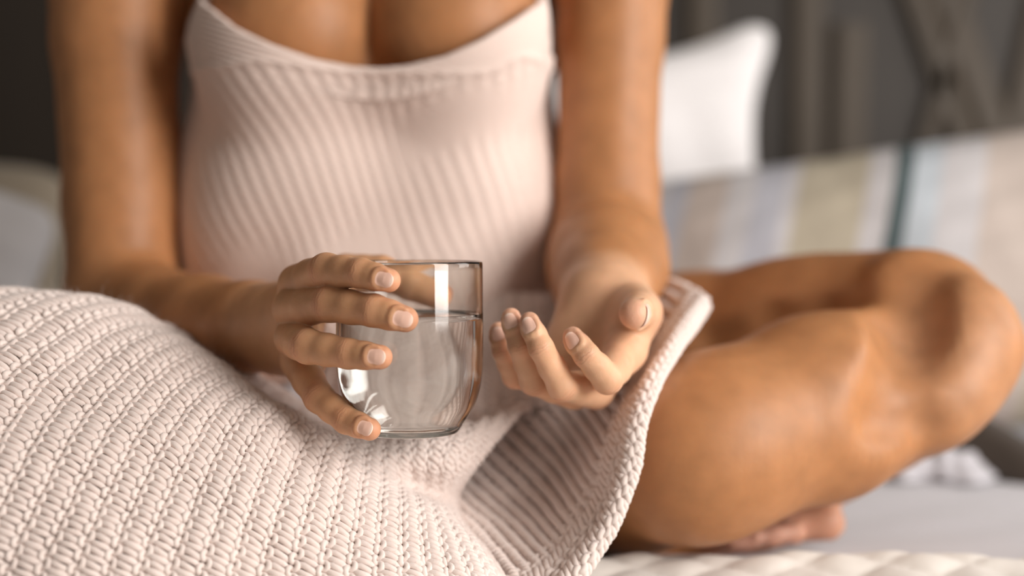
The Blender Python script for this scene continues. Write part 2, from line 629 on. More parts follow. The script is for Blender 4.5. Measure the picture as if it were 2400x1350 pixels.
def fold_prims(f):
    """the ridge of skin round a nail"""
    back, front, wid = f['nail']
    T, D = np.array(f['j'][3]), np.array(f['j'][2])
    ax = nrm(T - D)
    dn = nrm(np.array(f['n'], float))
    dn = nrm(dn - ax * (dn @ ax))
    lat = np.cross(ax, dn)
    r0 = f['r'][3]
    half = math.asin(wid) * 1.12
    pts = []
    for k in range(13):
        a = math.pi * (k / 12.0)
        if k in (0, 12):
            tt = 0.2 * front
        else:
            tt = -back + (back + 0.0) * (1 - math.sin(a)) * 0.9
        tt = tt - 0.0004
        phi = half * math.copysign(min(1, abs(math.cos(a)) ** 0.6), math.cos(a))
        rl = r0 + (f['r'][2] - r0) * max(0, -tt) / np.linalg.norm(T - D)
        R_ = rl + 0.0003
        pts.append(T + ax * tt + lat * math.sin(phi) * R_ + dn * math.cos(phi) * R_ - dn * 0.0003)
    return chain(pts, [.00062] * 13)


def put_hand(G, palm, fingers, k_palm=0.010, k_root=0.007):
    allp = palm + [p for f in fingers for p in f]
    lo = np.min([box_of(p[0], p[1], max(p[2], p[3]), p[4], .02)[0] for p in allp], axis=0)
    hi = np.max([box_of(p[0], p[1], max(p[2], p[3]), p[4], .02)[1] for p in allp], axis=0)
    sl = G.block(lo, hi)
    H = Grid(G.x[sl[0]], G.y[sl[1]], G.z[sl[2]])
    for p in palm:
        put(H, p, k_palm)
    Fg = Grid(H.x, H.y, H.z)
    for f in fingers:
        T = Grid(H.x, H.y, H.z)
        for p in f:
            put(T, p, 0.0025)
        Fg.F = smin(Fg.F, T.F, np.float32(0.0009))
    H.F = smin(H.F, Fg.F, np.float32(k_root))
    G.F[sl] = smin(G.F[sl], H.F, np.float32(0.012))


def surface_nets(G):
    F = G.F
    nx, ny, nz = F.shape
    ins = F < 0
    cnt = np.zeros((nx - 1, ny - 1, nz - 1), np.int8)
    for dx in (0, 1):
        for dy in (0, 1):
            for dz in (0, 1):
                cnt += ins[dx:nx - 1 + dx, dy:ny - 1 + dy, dz:nz - 1 + dz]
    act = (cnt > 0) & (cnt < 8)
    idx = np.argwhere(act)
    I, J, K = idx.T
    vid = np.full(act.shape, -1, np.int32)
    vid[I, J, K] = np.arange(len(I))
    corners = [(a, b, c) for a in (0, 1) for b in (0, 1) for c in (0, 1)]
    val = {c: F[I + c[0], J + c[1], K + c[2]] for c in corners}
    pos = {c: np.stack([G.x[I + c[0]], G.y[J + c[1]], G.z[K + c[2]]], -1).astype(np.float64) for c in corners}
    acc = np.zeros((len(I), 3))
    n = np.zeros(len(I))
    for c in corners:
        for ax in range(3):
            if c[ax] == 0:
                e = list(c)
                e[ax] = 1
                e = tuple(e)
                a, b = val[c], val[e]
                m = (a < 0) != (b < 0)
                t = np.where(m, a / (a - b + 1e-20), 0)
                acc += np.where(m[:, None], pos[c] + (pos[e] - pos[c]) * t[:, None], 0)
                n += m
    V = acc / n[:, None]
    quads = []
    for ax in range(3):
        sl0 = [slice(1, -1)] * 3
        sl1 = [slice(1, -1)] * 3
        sl0[ax] = slice(0, F.shape[ax] - 1)
        sl1[ax] = slice(1, F.shape[ax])
        a, b = ins[tuple(sl0)], ins[tuple(sl1)]
        cr = np.argwhere(a != b)
        off = np.array([1, 1, 1])
        off[ax] = 0
        g = cr + off
        u, v = (ax + 1) % 3, (ax + 2) % 3
        du = np.zeros(3, int)
        dv = np.zeros(3, int)
        du[u] = 1
        dv[v] = 1
        q = [g - du - dv, g - dv, g, g - du]
        q = [vid[t[:, 0], t[:, 1], t[:, 2]] for t in q]
        q = np.stack(q, -1)
        flip = ~a[cr[:, 0], cr[:, 1], cr[:, 2]]
        q[flip] = q[flip][:, ::-1]
        quads.append(q)
    return V, np.concatenate(quads)


def smooth_np(V, Q, it=2, lam=0.5):
    e = np.concatenate([Q[:, [0, 1]], Q[:, [1, 2]], Q[:, [2, 3]], Q[:, [3, 0]]])
    deg = np.bincount(e[:, 0], minlength=len(V)) + np.bincount(e[:, 1], minlength=len(V))
    for i in range(it):
        for l in (lam, -lam * 1.03):
            s = np.stack([np.bincount(e[:, 0], V[e[:, 1], c], len(V)) + np.bincount(e[:, 1], V[e[:, 0], c], len(V)) for c in range(3)], -1)
            V = V + l * (s / np.maximum(deg, 1)[:, None] - V)
    return V


def axis_steps(lo, hi, f0, f1, fine, coarse, grow=1.25):
    """coordinates fine between f0 and f1, growing to coarse outside"""
    mid = list(np.arange(f0, f1, fine))
    a, s = f0, fine
    left = []
    while a > lo:
        s = min(s * grow, coarse)
        a -= s
        left.append(a)
    b, s = mid[-1], fine
    right = []
    while b < hi:
        s = min(s * grow, coarse)
        b += s
        right.append(b)
    return np.array(left[::-1] + mid + right)


import time
T0 = time.time()
hx0, hx1 = P(640, 700, .86)[0], P(1560, 700, .90)[0]
GX = axis_steps(-0.50, 0.50, hx0, hx1, 0.00075, 0.006)
GY = axis_steps(0.70, 1.32, 0.735, 0.905, 0.00075, 0.006)
GZ = axis_steps(-0.02, 0.56, P(0, 1030, .78)[2], P(0, 585, .80)[2], 0.00075, 0.006)
G = Grid(GX, GY, GZ)

# ---- torso
SD = (1.0, 0.66, 1.0)
torso = chain([P(872, -330, 1.12), P(872, 0, 1.115), P(872, 480, 1.10), P(880, 760, 1.11), P(900, 1110, 1.13)], [.118, .134, .138, .130, .140], SD)
torso += [(P(700, -420, 1.12), P(350, -380, 1.10), .060, .056, (1, .9, 1)), (P(1040, -420, 1.12), P(1380, -380, 1.10), .060, .056, (1, .9, 1)),
          (P(872, -470, 1.14), P(872, -640, 1.13), .058, .052, (1, 1, 1))]
torso_all = list(torso)
for p in torso:
    put(G, p, 0.035)
breasts = [(P(690, 70, 1.035), P(672, -60, 1.06), .064, .050, (1, 1, 1)), (P(1062, 70, 1.035), P(1075, -60, 1.06), .064, .050, (1, 1, 1))]
Bf = Grid(GX, GY, GZ)
for p in breasts:
    put(Bf, p, 0.004)
G.F = smin(G.F, Bf.F, np.float32(0.022))
del Bf
# ---- arms
rarm = chain([P(262, -340, 1.08), P(272, 100, 1.07), P(285, 480, 1.06), P(285, 700, 1.045)], [.056, .0460, .0420, .040])
rfore = chain([P(285, 715, 1.045), P(380, 757, .99), P(480, 762, .94), P(590, 765, .89), P(652, 768, .865)], [.041, .0365, .0320, .0270, .0255])
larm = chain([P(1450, -340, 1.09), P(1430, 100, 1.08), P(1424, 430, 1.06), P(1424, 575, 1.045)], [.054, .0395, .0375, .041])
lfore = chain([P(1424, 600, 1.04), P(1424, 625, 1.00), P(1418, 665, .955), P(1412, 702, .91)], [.0440, .0415, .0340, .0255])
for p in rarm + rfore + larm + lfore:
    put(G, p, 0.010)
# ---- legs
lthigh = chain([P(1330, 950, 1.15), P(1620, 850, 1.12), P(1850, 795, 1.07), P(2120, 760, 1.02)], [.085, .068, .0575, .048]) + [(P(1960, 770, 1.045), P(2140, 738, 1.0), .0520, .0440, (1, 1, 1))]
lknee = chain([P(2195, 748, .99), P(2205, 835, .965), P(2150, 905, .955)], [.0425, .0440, .0450])
lshin = chain([P(2150, 870, .955), P(1920, 955, .925), P(1690, 1035, .895), P(1625, 1062, .890), P(1490, 1118, .945), P(1370, 1160, 1.01)], [.0500, .0585, .0550, .0535, .0475, .040])
lcalf = chain([P(2140, 930, 1.0), P(1960, 1070, 1.0)], [.042, .032])
rleg = chain([P(640, 1080, 1.13), P(60, 950, .885), P(600, 1280, .86), P(1100, 1330, .90)], [.08, .052, .04, .032])
foot = [(P(1500, 1275, 1.0), P(1800, 1240, 1.0), .030, .017, (1, 1, .8)), (P(1650, 1255, .99), P(1880, 1225, .99), .020, .012, (1, 1, .9))]
toes = [[(P(1865, 1232, .99), P(1938, 1226, .985), .0115, .0130, (1, 1, 1))],
        [(P(1830, 1245, .975), P(1862, 1247, .962), .0085, .0088, (1, 1, 1))],
        [(P(1780, 1250, .975), P(1812, 1254, .958), .0080, .0085, (1, 1, 1))],
        [(P(1735, 1258, .975), P(1764, 1262, .955), .0080, .0080, (1, 1, 1))],
        [(P(1690, 1262, .975), P(1718, 1269, .955), .0075, .0075, (1, 1, 1))]]
knee_bits = [(P(2262, 775, .958), P(2272, 822, .950), .0300, .0290, (1, 1, 1)), (P(2225, 905, .935), P(2205, 935, .935), .0290, .0270, (1, 1, 1)),
             (P(2120, 690, .985), P(2150, 700, .975), .0300, .0290, (1, 1, 1)), (P(2080, 905, .915), P(1990, 900, .905), .0300, .0300, (1, 1, 1))]
for p in lthigh:
    put(G, p, 0.02)
for p in lknee + lshin + lcalf:
    put(G, p, 0.016)
for p in knee_bits:
    put(G, p, 0.010)
for p in rleg:
    put(G, p, 0.02)


def depth_at(px, py, d0, d1):
    ds = np.linspace(d0, d1, 160)
    pts = np.array([P(px, py, d) for d in ds])
    f_ = sampleF(pts)
    k = np.argmax(f_ < 0)
    return ds[k]


def relief(path, rad, k, sink, carve=True):
    """a soft groove (or ridge) modelled along the surface of the limb"""
    c_ = [P(x, y, depth_at(x, y, .84, 1.1) + sink) for x, y in path]
    for a, b in zip(c_[:-1], c_[1:]):
        lo, hi = box_of(a, b, rad, (1, 1, 1), k + .012)
        sl = G.block(lo, hi)
        d = cone_d(*G.pts(sl), a, b, rad, rad).astype(np.float32)
        G.F[sl] = -smin(-G.F[sl], d, np.float32(k)) if carve else smin(G.F[sl], d, np.float32(k))


relief([(2250, 745), (2275, 800), (2262, 850)], .024, .024, .0262, False)
relief([(2225, 935), (2205, 960)], .018, .022, .0170, False)
relief([(2150, 645), (2128, 720), (2132, 800)], .011, .030, -.0075)
relief([(2132, 800), (2120, 900), (2085, 975)], .008, .030, -.0095)
relief([(2065, 990), (2165, 1000)], .006, .024, -.0060)
relief([(1660, 800), (1800, 752), (1930, 722)], .008, .016, -.0045)
put_hand(G, foot, toes, 0.01, 0.005)

# ---- right hand (holding the glass)
R_IDX = dict(nail=(0.0050, 0.0050, 0.66), j=[P(697, 664, .815), P(765, 634, .779), P(846, 640, .7605), P(911, 657, .7515)], r=[.0110, .0094, .0078, .0064], n=(-.15, -1, .05))
R_MID = dict(nail=(0.0052, 0.0055, 0.64), j=[P(684, 722, .806), P(772, 713, .774), P(876, 728, .7565), P(950, 748, .7505)], r=[.0112, .0096, .0086, .0070], n=(-.1, -1, .05))
R_RNG = dict(nail=(0.005, 0.0052, 0.66), j=[P(686, 792, .804), P(722, 812, .775), P(817, 829, .760), P(891, 837, .7510)], r=[.0106, .0094, .0080, .0066], n=(-.1, -1, .1))
R_PNK = dict(nail=(0.0042, 0.0046, 0.66), j=[P(700, 852, .815), P(748, 932, .790), P(812, 985, .7755), P(866, 1006, .7655)], r=[.0100, .0084, .0073, .0062], n=(0.05, -1, .10))
R_THB = dict(nail=(0.007, 0.008, 0.82), j=[P(745, 690, .853), P(812, 642, .868), P(893, 640, .866), P(1030, 694, .8605)], r=[.0125, .0120, .0108, .0085], n=(.1, .9, .4))
r_palm = [(P(655, 745, .862), P(712, 672, .820), .0170, .0100, (1, 1, 1)), (P(652, 765, .862), P(700, 725, .815), .0180, .0110, (1, 1, 1)),
          (P(655, 785, .862), P(702, 790, .815), .0180, .0110, (1, 1, 1)), (P(662, 800, .862), P(712, 850, .822), .0160, .0100, (1, 1, 1)),
          (P(662, 750, .865), P(750, 690, .853), .0170, .0130, (1, 1, 1)), (P(668, 800, .86), P(722, 842, .835), .015, .011, (1, 1, 1))]
put_hand(G, r_palm, [finger_prims(f['j'], f['r']) + fold_prims(f) for f in (R_IDX, R_MID, R_RNG, R_PNK, R_THB)])

# ---- left hand (palm up, fingers curled)
L_IDX = dict(nail=(0.0098, 0.0013, 0.72), j=[P(1453, 838, .843), P(1424, 888, .803), P(1374, 832, .791), P(1343, 789, .797)], r=[.0120, .0086, .0070, .0057], n=(-.35, -1, -.05))
L_MID = dict(nail=(0.0096, 0.0013, 0.72), j=[P(1396, 915, .846), P(1318, 905, .806), P(1268, 815, .792), P(1241, 754, .798)], r=[.0115, .0084, .0069, .0056], n=(-.25, -1, 0))
L_RNG = dict(nail=(0.0092, 0.0013, 0.72), j=[P(1345, 917, .853), P(1252, 893, .820), P(1219, 810, .806), P(1198, 744, .811)], r=[.0112, .0082, .0068, .0055], n=(-.2, -1, 0))
L_PNK = dict(nail=(0.0082, 0.0012, 0.72), j=[P(1300, 893, .862), P(1207, 880, .838), P(1179, 822, .826), P(1168, 775, .829)], r=[.0100, .0075, .0062, .0051], n=(-.1, -1, 0))
L_THB = dict(nail=(0.0075, 0.0066, 0.85), j=[P(1480, 718, .895), P(1500, 728, .858), P(1496, 726, .826), P(1487, 735, .801)], r=[.0150, .0125, .0090, .0088], n=(1.0, .05, -.2))
l_palm = [(P(1440, 705, .905), P(1462, 822, .855), .0150, .0115, (1, 1, 1)), (P(1420, 708, .905), P(1408, 895, .860), .0160, .0120, (1, 1, 1)),
          (P(1395, 712, .905), P(1360, 898, .866), .0160, .0118, (1, 1, 1)), (P(1375, 722, .905), P(1312, 878, .872), .0150, .0110, (1, 1, 1)),
          (P(1350, 760, .90), P(1290, 850, .885), .0130, .0100, (1, 1, 1)), (P(1465, 722, .905), P(1492, 740, .868), .0170, .0135, (1, 1, 1)),
          (P(1492, 740, .868), P(1470, 815, .852), .0110, .0110, (1, 1, 1))]
put_hand(G, l_palm, [finger_prims(f['j'], f['r']) + fold_prims(f) for f in (L_IDX, L_MID, L_RNG, L_PNK, L_THB)])

V, Q = surface_nets(G)
V = smooth_np(V, Q, 3, 0.5)
print('body', len(V), len(Q), time.time() - T0)

PERSON = empty('person', (0, 1.1, 0))
tag(PERSON, 'person in a pink knit tank top sitting cross-legged on the bed, holding a glass', 'person')
body = mesh_np('body', V - np.array([0, 1.1, 0]), Q, M_SKIN, PERSON)
# skin tone per vertex: tanned limbs, paler hands, pinker tips and knuckles
TAN = np.array([0.440, 0.200, 0.084])
HAND = np.array([0.58, 0.31, 0.165])
PALE = np.array([0.73, 0.43, 0.265])
FLUSH = np.array([0.62, 0.285, 0.175])
tone = np.tile(TAN, (len(V), 1))


def seg_w(V, a, b, r0, r1):
    a, b = np.array(a), np.array(b)
    d = b - a
    t = np.clip(((V - a) @ d) / (d @ d), 0, 1)
    e = np.linalg.norm(V - (a + t[:, None] * d), axis=1)
    return np.clip((r1 - e) / (r1 - r0), 0, 1)


def blend(w, c):
    global tone
    tone = tone * (1 - w[:, None]) + c * w[:, None]


w = np.zeros(len(V))
for p in r_palm:
    w = np.maximum(w, seg_w(V, p[0], p[1], .020, .040))
for f in (R_IDX, R_MID, R_RNG, R_PNK, R_THB):
    for a, b in zip(f['j'][:-1], f['j'][1:]):
        w = np.maximum(w, seg_w(V, a, b, .016, .030))
blend(w, HAND)
w = np.zeros(len(V))
for p in l_palm:
    w = np.maximum(w, seg_w(V, p[0], p[1], .020, .040))
for f in (L_IDX, L_MID, L_RNG, L_PNK, L_THB):
    for a, b in zip(f['j'][:-1], f['j'][1:]):
        w = np.maximum(w, seg_w(V, a, b, .016, .030))
blend(w, PALE)
cs = np.full(len(V), 9.0)
cw = np.zeros(len(V))
for f, hand in [(x, 0) for x in (R_IDX, R_MID, R_RNG, R_PNK, R_THB)] + [(x, 1) for x in (L_IDX, L_MID, L_RNG, L_PNK, L_THB)]:
    J = [np.array(j) for j in f['j']]
    blend(0.55 * seg_w(V, J[3], J[3] + nrm(J[3] - J[2]) * .004, .006, .012), FLUSH if hand == 0 else np.array([.74, .40, .29]))
    for k in (1, 2):
        ax = nrm(nrm(J[k] - J[k - 1]) + nrm(J[k + 1] - J[k]))
        dn = nrm(np.array(f['n'], float))
        if k == 1:
            dn = nrm(nrm(J[k] - J[k - 1]) - nrm(J[k + 1] - J[k]) + 0.6 * dn)
        dn = nrm(dn - ax * (dn @ ax))
        rel = V - J[k]
        s = rel @ ax
        dist = np.linalg.norm(rel, axis=1)
        near = dist < f['r'][k] * 2.2
        rad = nrm(rel - s[:, None] * ax)
        dw = np.clip((rad @ dn) * 1.6 - 0.35, 0, 1) * np.clip(2.2 - dist / f['r'][k], 0, 1) * (1.0 if k == 1 else 0.75)
        up = near & (dw > cw)
        cs[up] = s[up] * 1000
        cw[up] = dw[up]
        blend(0.38 * dw * np.exp(-(s * 1000 / 4.5) ** 2), FLUSH)
for c_ in (P(2240, 780, .94), P(2210, 900, .92)):
    blend(0.35 * seg_w(V, c_, c_ + .001, .01, .05), np.array([.66, .40, .26]))
for t_ in toes:
    blend(0.6 * seg_w(V, t_[0][0], t_[0][1], .012, .02), np.array([.66, .36, .27]))
ca = body.data.attributes.new('tone', 'FLOAT_COLOR', 'POINT')
ca.data.foreach_set('color', np.concatenate([tone, np.ones((len(V), 1))], 1).astype(np.float32).ravel())
a_ = body.data.attributes.new('crease_s', 'FLOAT', 'POINT')
a_.data.foreach_set('value', cs.astype(np.float32))
a_ = body.data.attributes.new('crease_w', 'FLOAT', 'POINT')
a_.data.foreach_set('value', cw.astype(np.float32))


def surf_height(base, dn):
    lo = np.zeros(base.shape[:-1])
    hi = np.full(base.shape[:-1], 0.013)
    for _ in range(14):
        m = (lo + hi) / 2
        ins = sampleF(base + m[..., None] * dn) < 0
        lo = np.where(ins, m, lo)
        hi = np.where(ins, hi, m)
    return lo


def nail(f, L=None, back=0.0062, front=0.0062, wid=0.82, name='fingernail'):
    J = [np.array(j) for j in f['j']]
    T, D = J[3], J[2]
    ax = nrm(T - D)
    dn = nrm(np.array(f['n'], float))
    dn = nrm(dn - ax * (dn @ ax))
    lat = np.cross(ax, dn)
    r0 = f['r'][3]
    rD = f['r'][2]
    LD = np.linalg.norm(T - D)
    n = 17
    a = np.linspace(-1, 1, n)
    A, B = np.meshgrid(a, a, indexing='ij')
    # square -> rounded outline
    p = 0.47
    X_ = A * np.sqrt(1 - p * B * B)
    Y_ = B * np.sqrt(1 - p * A * A)
    t = (front - back) / 2 + Y_ * (front + back) / 2
    half = math.asin(wid)
    phi = X_ * half
    rl = np.where(t < 0, r0 + (rD - r0) * (-t / LD), r0)
    h = rl * 1.015 - np.where(t > 0, 0.30 * t * t / r0, 0) + 0.0001
    # flatter plate than the finger
    lx = np.sin(phi) * rl
    hz = np.cos(phi) * h + 0.10 * rl * (1 - np.cos(phi))
    hs = surf_height(T + np.minimum(t, 0.0015)[..., None] * ax + lx[..., None] * lat, dn)
    dep = np.clip((Y_ + 1) / 0.5, 0, 1)
    hz = np.where(t < 0.0015, hs - 0.0004 + 0.0008 * dep - 0.0006 * A ** 4, np.minimum(hz, hs + 0.0004 - 0.0006 * A ** 4))
    pos = T + t[..., None] * ax + lx[..., None] * lat + hz[..., None] * dn
    ring = [i * n for i in range(n)] + [(n - 1) * n + j for j in range(1, n)] + [i * n + n - 1 for i in range(n - 2, -1, -1)] + [j for j in range(n - 2, 0, -1)]
    m = len(ring)
    flat_ = pos.reshape(-1, 3)
    rim_a = flat_[ring]
    rim_b = rim_a - 0.0006 * dn
    vs = np.concatenate([flat_, rim_a, rim_b])
    q = grid_quads(n, n)
    sq = [(n * n + k, n * n + (k + 1) % m, n * n + m + (k + 1) % m, n * n + m + k) for k in range(m)]
    nn = nrm(np.cross(pos[n // 2 + 1, n // 2] - pos[n // 2, n // 2], pos[n // 2, n // 2 + 1] - pos[n // 2, n // 2]))
    if nn @ dn < 0:
        q = q[:, ::-1]
    o = mesh_np(name, vs - np.array([0, 1.1, 0]), np.concatenate([q, np.array(sq)]), M_NAIL, PERSON)
    at = o.data.attributes.new('nail_t', 'FLOAT', 'POINT')
    tv = ((Y_ + 1) / 2).reshape(-1)
    tv2 = tv[ring]
    at.data.foreach_set('value', np.concatenate([tv, tv2, tv2]).astype(np.float32))
    return o


nail(R_IDX, back=.0050, front=.0059, wid=.66)
nail(R_MID, back=.0052, front=.0064, wid=.64)
nail(R_RNG, back=.0048, front=.0061, wid=.66)
nail(R_PNK, back=.0040, front=.0056, wid=.66)
nail(R_THB, back=.0070, front=.0080)
nail(L_IDX, back=.0098, front=.0013, wid=.72)
nail(L_MID, back=.0096, front=.0013, wid=.72)
nail(L_RNG, back=.0092, front=.0013, wid=.72)
nail(L_PNK, back=.0082, front=.0012, wid=.72)
nail(L_THB, back=.0075, front=.0055, wid=.85)

# ------------------------------------------------------------------ tank top
def tank():
    cx, cy = P(872, 300, 1.115)[:2]
    cy = 1.115
    nth, nz = 620, 330
    th = np.linspace(0, 2 * math.pi, nth, endpoint=False)   # 0 = towards the camera
    z0, z1 = 0.03, P(0, -30, 1.0)[2]
    zz = np.linspace(z0, z1, nz)
    T, Zg = np.meshgrid(th, zz, indexing='ij')
    dx, dy = np.sin(T), -np.cos(T)
    prims = [(p, .035) for p in torso[:4]]
    extra = [(P(690, 70, 1.035), P(690, 470, 1.062), .064, .050, (1, 1, 1)), (P(1062, 70, 1.035), P(1062, 470, 1.062), .064, .050, (1, 1, 1)),
             (P(690, 110, 1.035), P(1062, 110, 1.035), .060, .060, (1, 1, 1)), (P(650, 480, 1.07), P(1100, 480, 1.07), .052, .052, (1, 1, 1)),
             (P(800, 700, 1.04), P(1040, 700, 1.04), .045, .045, (1, 1, 1)), (P(635, 600, 1.085), P(1118, 590, 1.085), .055, .055, (1, 1, 1))]

    def f(px, py, pz, tankf=True):
        d = np.full(px.shape, 1.0)
        for p, k in prims:
            d = smin(d, cone_d(px, py, pz, *p), k)
        b = np.full(px.shape, 1.0)
        for p in breasts:
            b = smin(b, cone_d(px, py, pz, *p), .004)
        d = smin(d, b, .022)
        if tankf:
            for p in extra:
                d = smin(d, cone_d(px, py, pz, *p), .03)
        return d
    res = []
    for tf in (True, False):
        lo = np.full(T.shape, 0.01)
        hi = np.full(T.shape, 0.30)
        for it in range(16):
            mid = (lo + hi) / 2
            inside = f(cx + dx * mid, cy + dy * mid, Zg, tf) < 0
            lo = np.where(inside, mid, lo)
            hi = np.where(inside, hi, mid)
        res.append((lo + hi) / 2)
    R = np.maximum(res[0] + 0.0015, res[1] + 0.0028)
    for _ in range(4):
        R = (np.roll(R, 1, 0) + 2 * R + np.roll(R, -1, 0)) / 4
    R = np.maximum(R, res[1] + 0.0025)
    x, y = cx + dx * R, cy + dy * R
    # neckline: top of the cloth as a function of where the point is across the chest
    d = y / math.cos(PITCH) * 1.0
    pxl = 1200 + (x / np.maximum(d, .2)) * FPX
    tabx = [380, 436, 446, 462, 474, 500, 560, 640, 740, 830, 890, 950, 1040, 1120, 1200, 1262, 1276, 1284, 1298, 1360]
    taby = [200, 185, 100, 40, 6, 26, 74, 112, 146, 164, 168, 162, 140, 104, 56, 14, 4, 118, 140, 160]
    ytop = np.interp(pxl, tabx, taby)
    front = np.cos(T) > -0.05
    ztop_f = 0.215 - (ytop - 555) / FPX * d
    ztop = np.where(front, ztop_f, np.interp(np.cos(T), [-1, -0.05], [P(0, 60, 1.1)[2], P(0, 200, 1.1)[2]]))
    ztop = (np.roll(ztop, 1, 0) + 2 * ztop + np.roll(ztop, -1, 0)) / 4
    # remap rows so the last row lies on the neckline
    zt = ztop[:, -1]
    for it in range(3):
        k = np.clip((zt - z0) / (z1 - z0) * (nz - 1), 0, nz - 1)
        zt = ztop[np.arange(nth), k.astype(int)]
    s = np.linspace(0, 1, nz)
    Znew = z0 + (zt[:, None] - z0) * s[None, :]
    kk = np.clip((Znew - z0) / (z1 - z0) * (nz - 1), 0, nz - 1.001)
    k0 = kk.astype(int)
    fr = kk - k0
    ar = np.arange(nth)[:, None]
    Rn = R[ar, k0] * (1 - fr) + R[ar, k0 + 1] * fr
    # knit relief: small slanting stitches; finer band above the bust seam
    arc = ((T + math.pi) % (2 * math.pi) - math.pi) * 0.125
    px2 = 1200 + (cx + dx * Rn) / np.maximum(cy + dy * Rn, .2) * FPX
    py2 = 555 + (0.215 - Znew) / np.maximum(cy + dy * Rn, .2) * FPX
    seam = 175 + 0 * px2 - 28 * np.exp(-((px2 - 620) / 130) ** 2) - 40 * np.exp(-((px2 - 1230) / 60.) ** 2)
    yoke = 1 / (1 + np.exp(-(seam - py2) / 3.0))
    u = (arc + Znew * 0.33) / 0.0098
    v = Znew / 0.0072
    row = np.sin(2 * math.pi * u)
    bead = np.sin(2 * math.pi * (v + 0.5 * np.floor(u)))
    rel = 0.00075 * (0.65 * row + 0.5 * np.abs(row) * bead)
    fine = 0.0005 * np.sin(2 * math.pi * (Znew + arc * .4) / 0.0038)
    relief = rel * (1 - yoke) + fine * yoke
    pp = np.stack([arc, Znew, 0 * arc], -1)
    relief = relief + 0.0022 * wob(pp, 32)
    relief += 0.0016 * np.exp(-((py2 - seam) / 8) ** 2)
    Rn = Rn + np.maximum(relief + 0.0012, -0.0005)
    # rolled edge at the top
    rows = [Rn]
    zs = [Znew]
    x = cx + dx * Rn
    y = cy + dy * Rn
    v3 = np.stack([x, y, Znew], -1)
    top_in = v3[:, -1].copy()
    top_in[:, 0] -= dx[:, 0] * 0.0035
    top_in[:, 1] -= dy[:, 0] * 0.0035
    top_mid = (v3[:, -1] + top_in) / 2 + np.array([0, 0, 0.0016])
    low_in = top_in - np.array([0, 0, 0.02])
    low_in[:, 0] -= dx[:, 0] * 0.006
    low_in[:, 1] -= dy[:, 0] * 0.006
    v3 = np.concatenate([v3, top_mid[:, None], top_in[:, None], low_in[:, None]], 1)
    q = grid_quads(nth, nz + 3, wrap_u=True)
    o = mesh_np('tank_top', v3.reshape(-1, 3) - np.array([0, 1.1, 0]), q, M_TANK, PERSON)
    return o


tank()


def tube(name, pts, rad, mat, parent=None, off=(0, 0, 0), sides=10, flat=1.0):
    pts = np.array(pts, float)
    # resample with catmull-rom
    n = len(pts)
    ext = np.concatenate([[2 * pts[0] - pts[1]], pts, [2 * pts[-1] - pts[-2]]])
    out = []
    for i in range(n - 1):
        p0, p1, p2, p3 = ext[i:i + 4]
        for t in np.linspace(0, 1, 8, endpoint=(i == n - 2)):
            out.append(0.5 * ((2 * p1) + (-p0 + p2) * t + (2 * p0 - 5 * p1 + 4 * p2 - p3) * t * t + (-p0 + 3 * p1 - 3 * p2 + p3) * t ** 3))
    c = np.array(out)
    T = nrm(np.gradient(c, axis=0))
    S = nrm(np.cross(T, [0, 1, 0.01]))
    B = np.cross(S, T)
    a = np.linspace(0, 2 * math.pi, sides, endpoint=False)
    v = c[:, None] + rad * (np.cos(a)[None, :, None] * S[:, None] + flat * np.sin(a)[None, :, None] * B[:, None])
    q = grid_quads(len(c), sides, wrap_v=True)
    return mesh_np(name, v.reshape(-1, 3) - np.array(off), q, mat, parent)


tube('strap', [P(478, 20, 1.02), P(482, -60, 1.025), P(500, -200, 1.045), P(530, -400, 1.09), P(550, -480, 1.14)], .0042, M_TANK, PERSON, (0, 1.1, 0), flat=.5)
tube('strap', [P(1270, 16, 1.02), P(1266, -60, 1.025), P(1250, -200, 1.045), P(1215, -400, 1.09), P(1200, -480, 1.14)], .0042, M_TANK, PERSON, (0, 1.1, 0), flat=.5)

# ------------------------------------------------------------------ knitted blanket
def catmull(Cg, nu, nv):
    """Cg: (a,b,3) control grid -> (nu,nv,3)"""
    def up(A, n):
        m = A.shape[0]
        E = np.concatenate([(2 * A[0] - A[1])[None], A, (2 * A[-1] - A[-2])[None]])
        t = np.linspace(0, m - 1, n)
        i = np.minimum(t.astype(int), m - 2)
        f = (t - i).reshape((-1,) + (1,) * (A.ndim - 1))
        p0, p1, p2, p3 = E[i], E[i + 1], E[i + 2], E[i + 3]
        return 0.5 * (2 * p1 + (p2 - p0) * f + (2 * p0 - 5 * p1 + 4 * p2 - p3) * f ** 2 + (3 * p1 - p0 - 3 * p2 + p3) * f ** 3)
    A = up(Cg, nu)
    return up(A.swapaxes(0, 1), nv).swapaxes(0, 1)


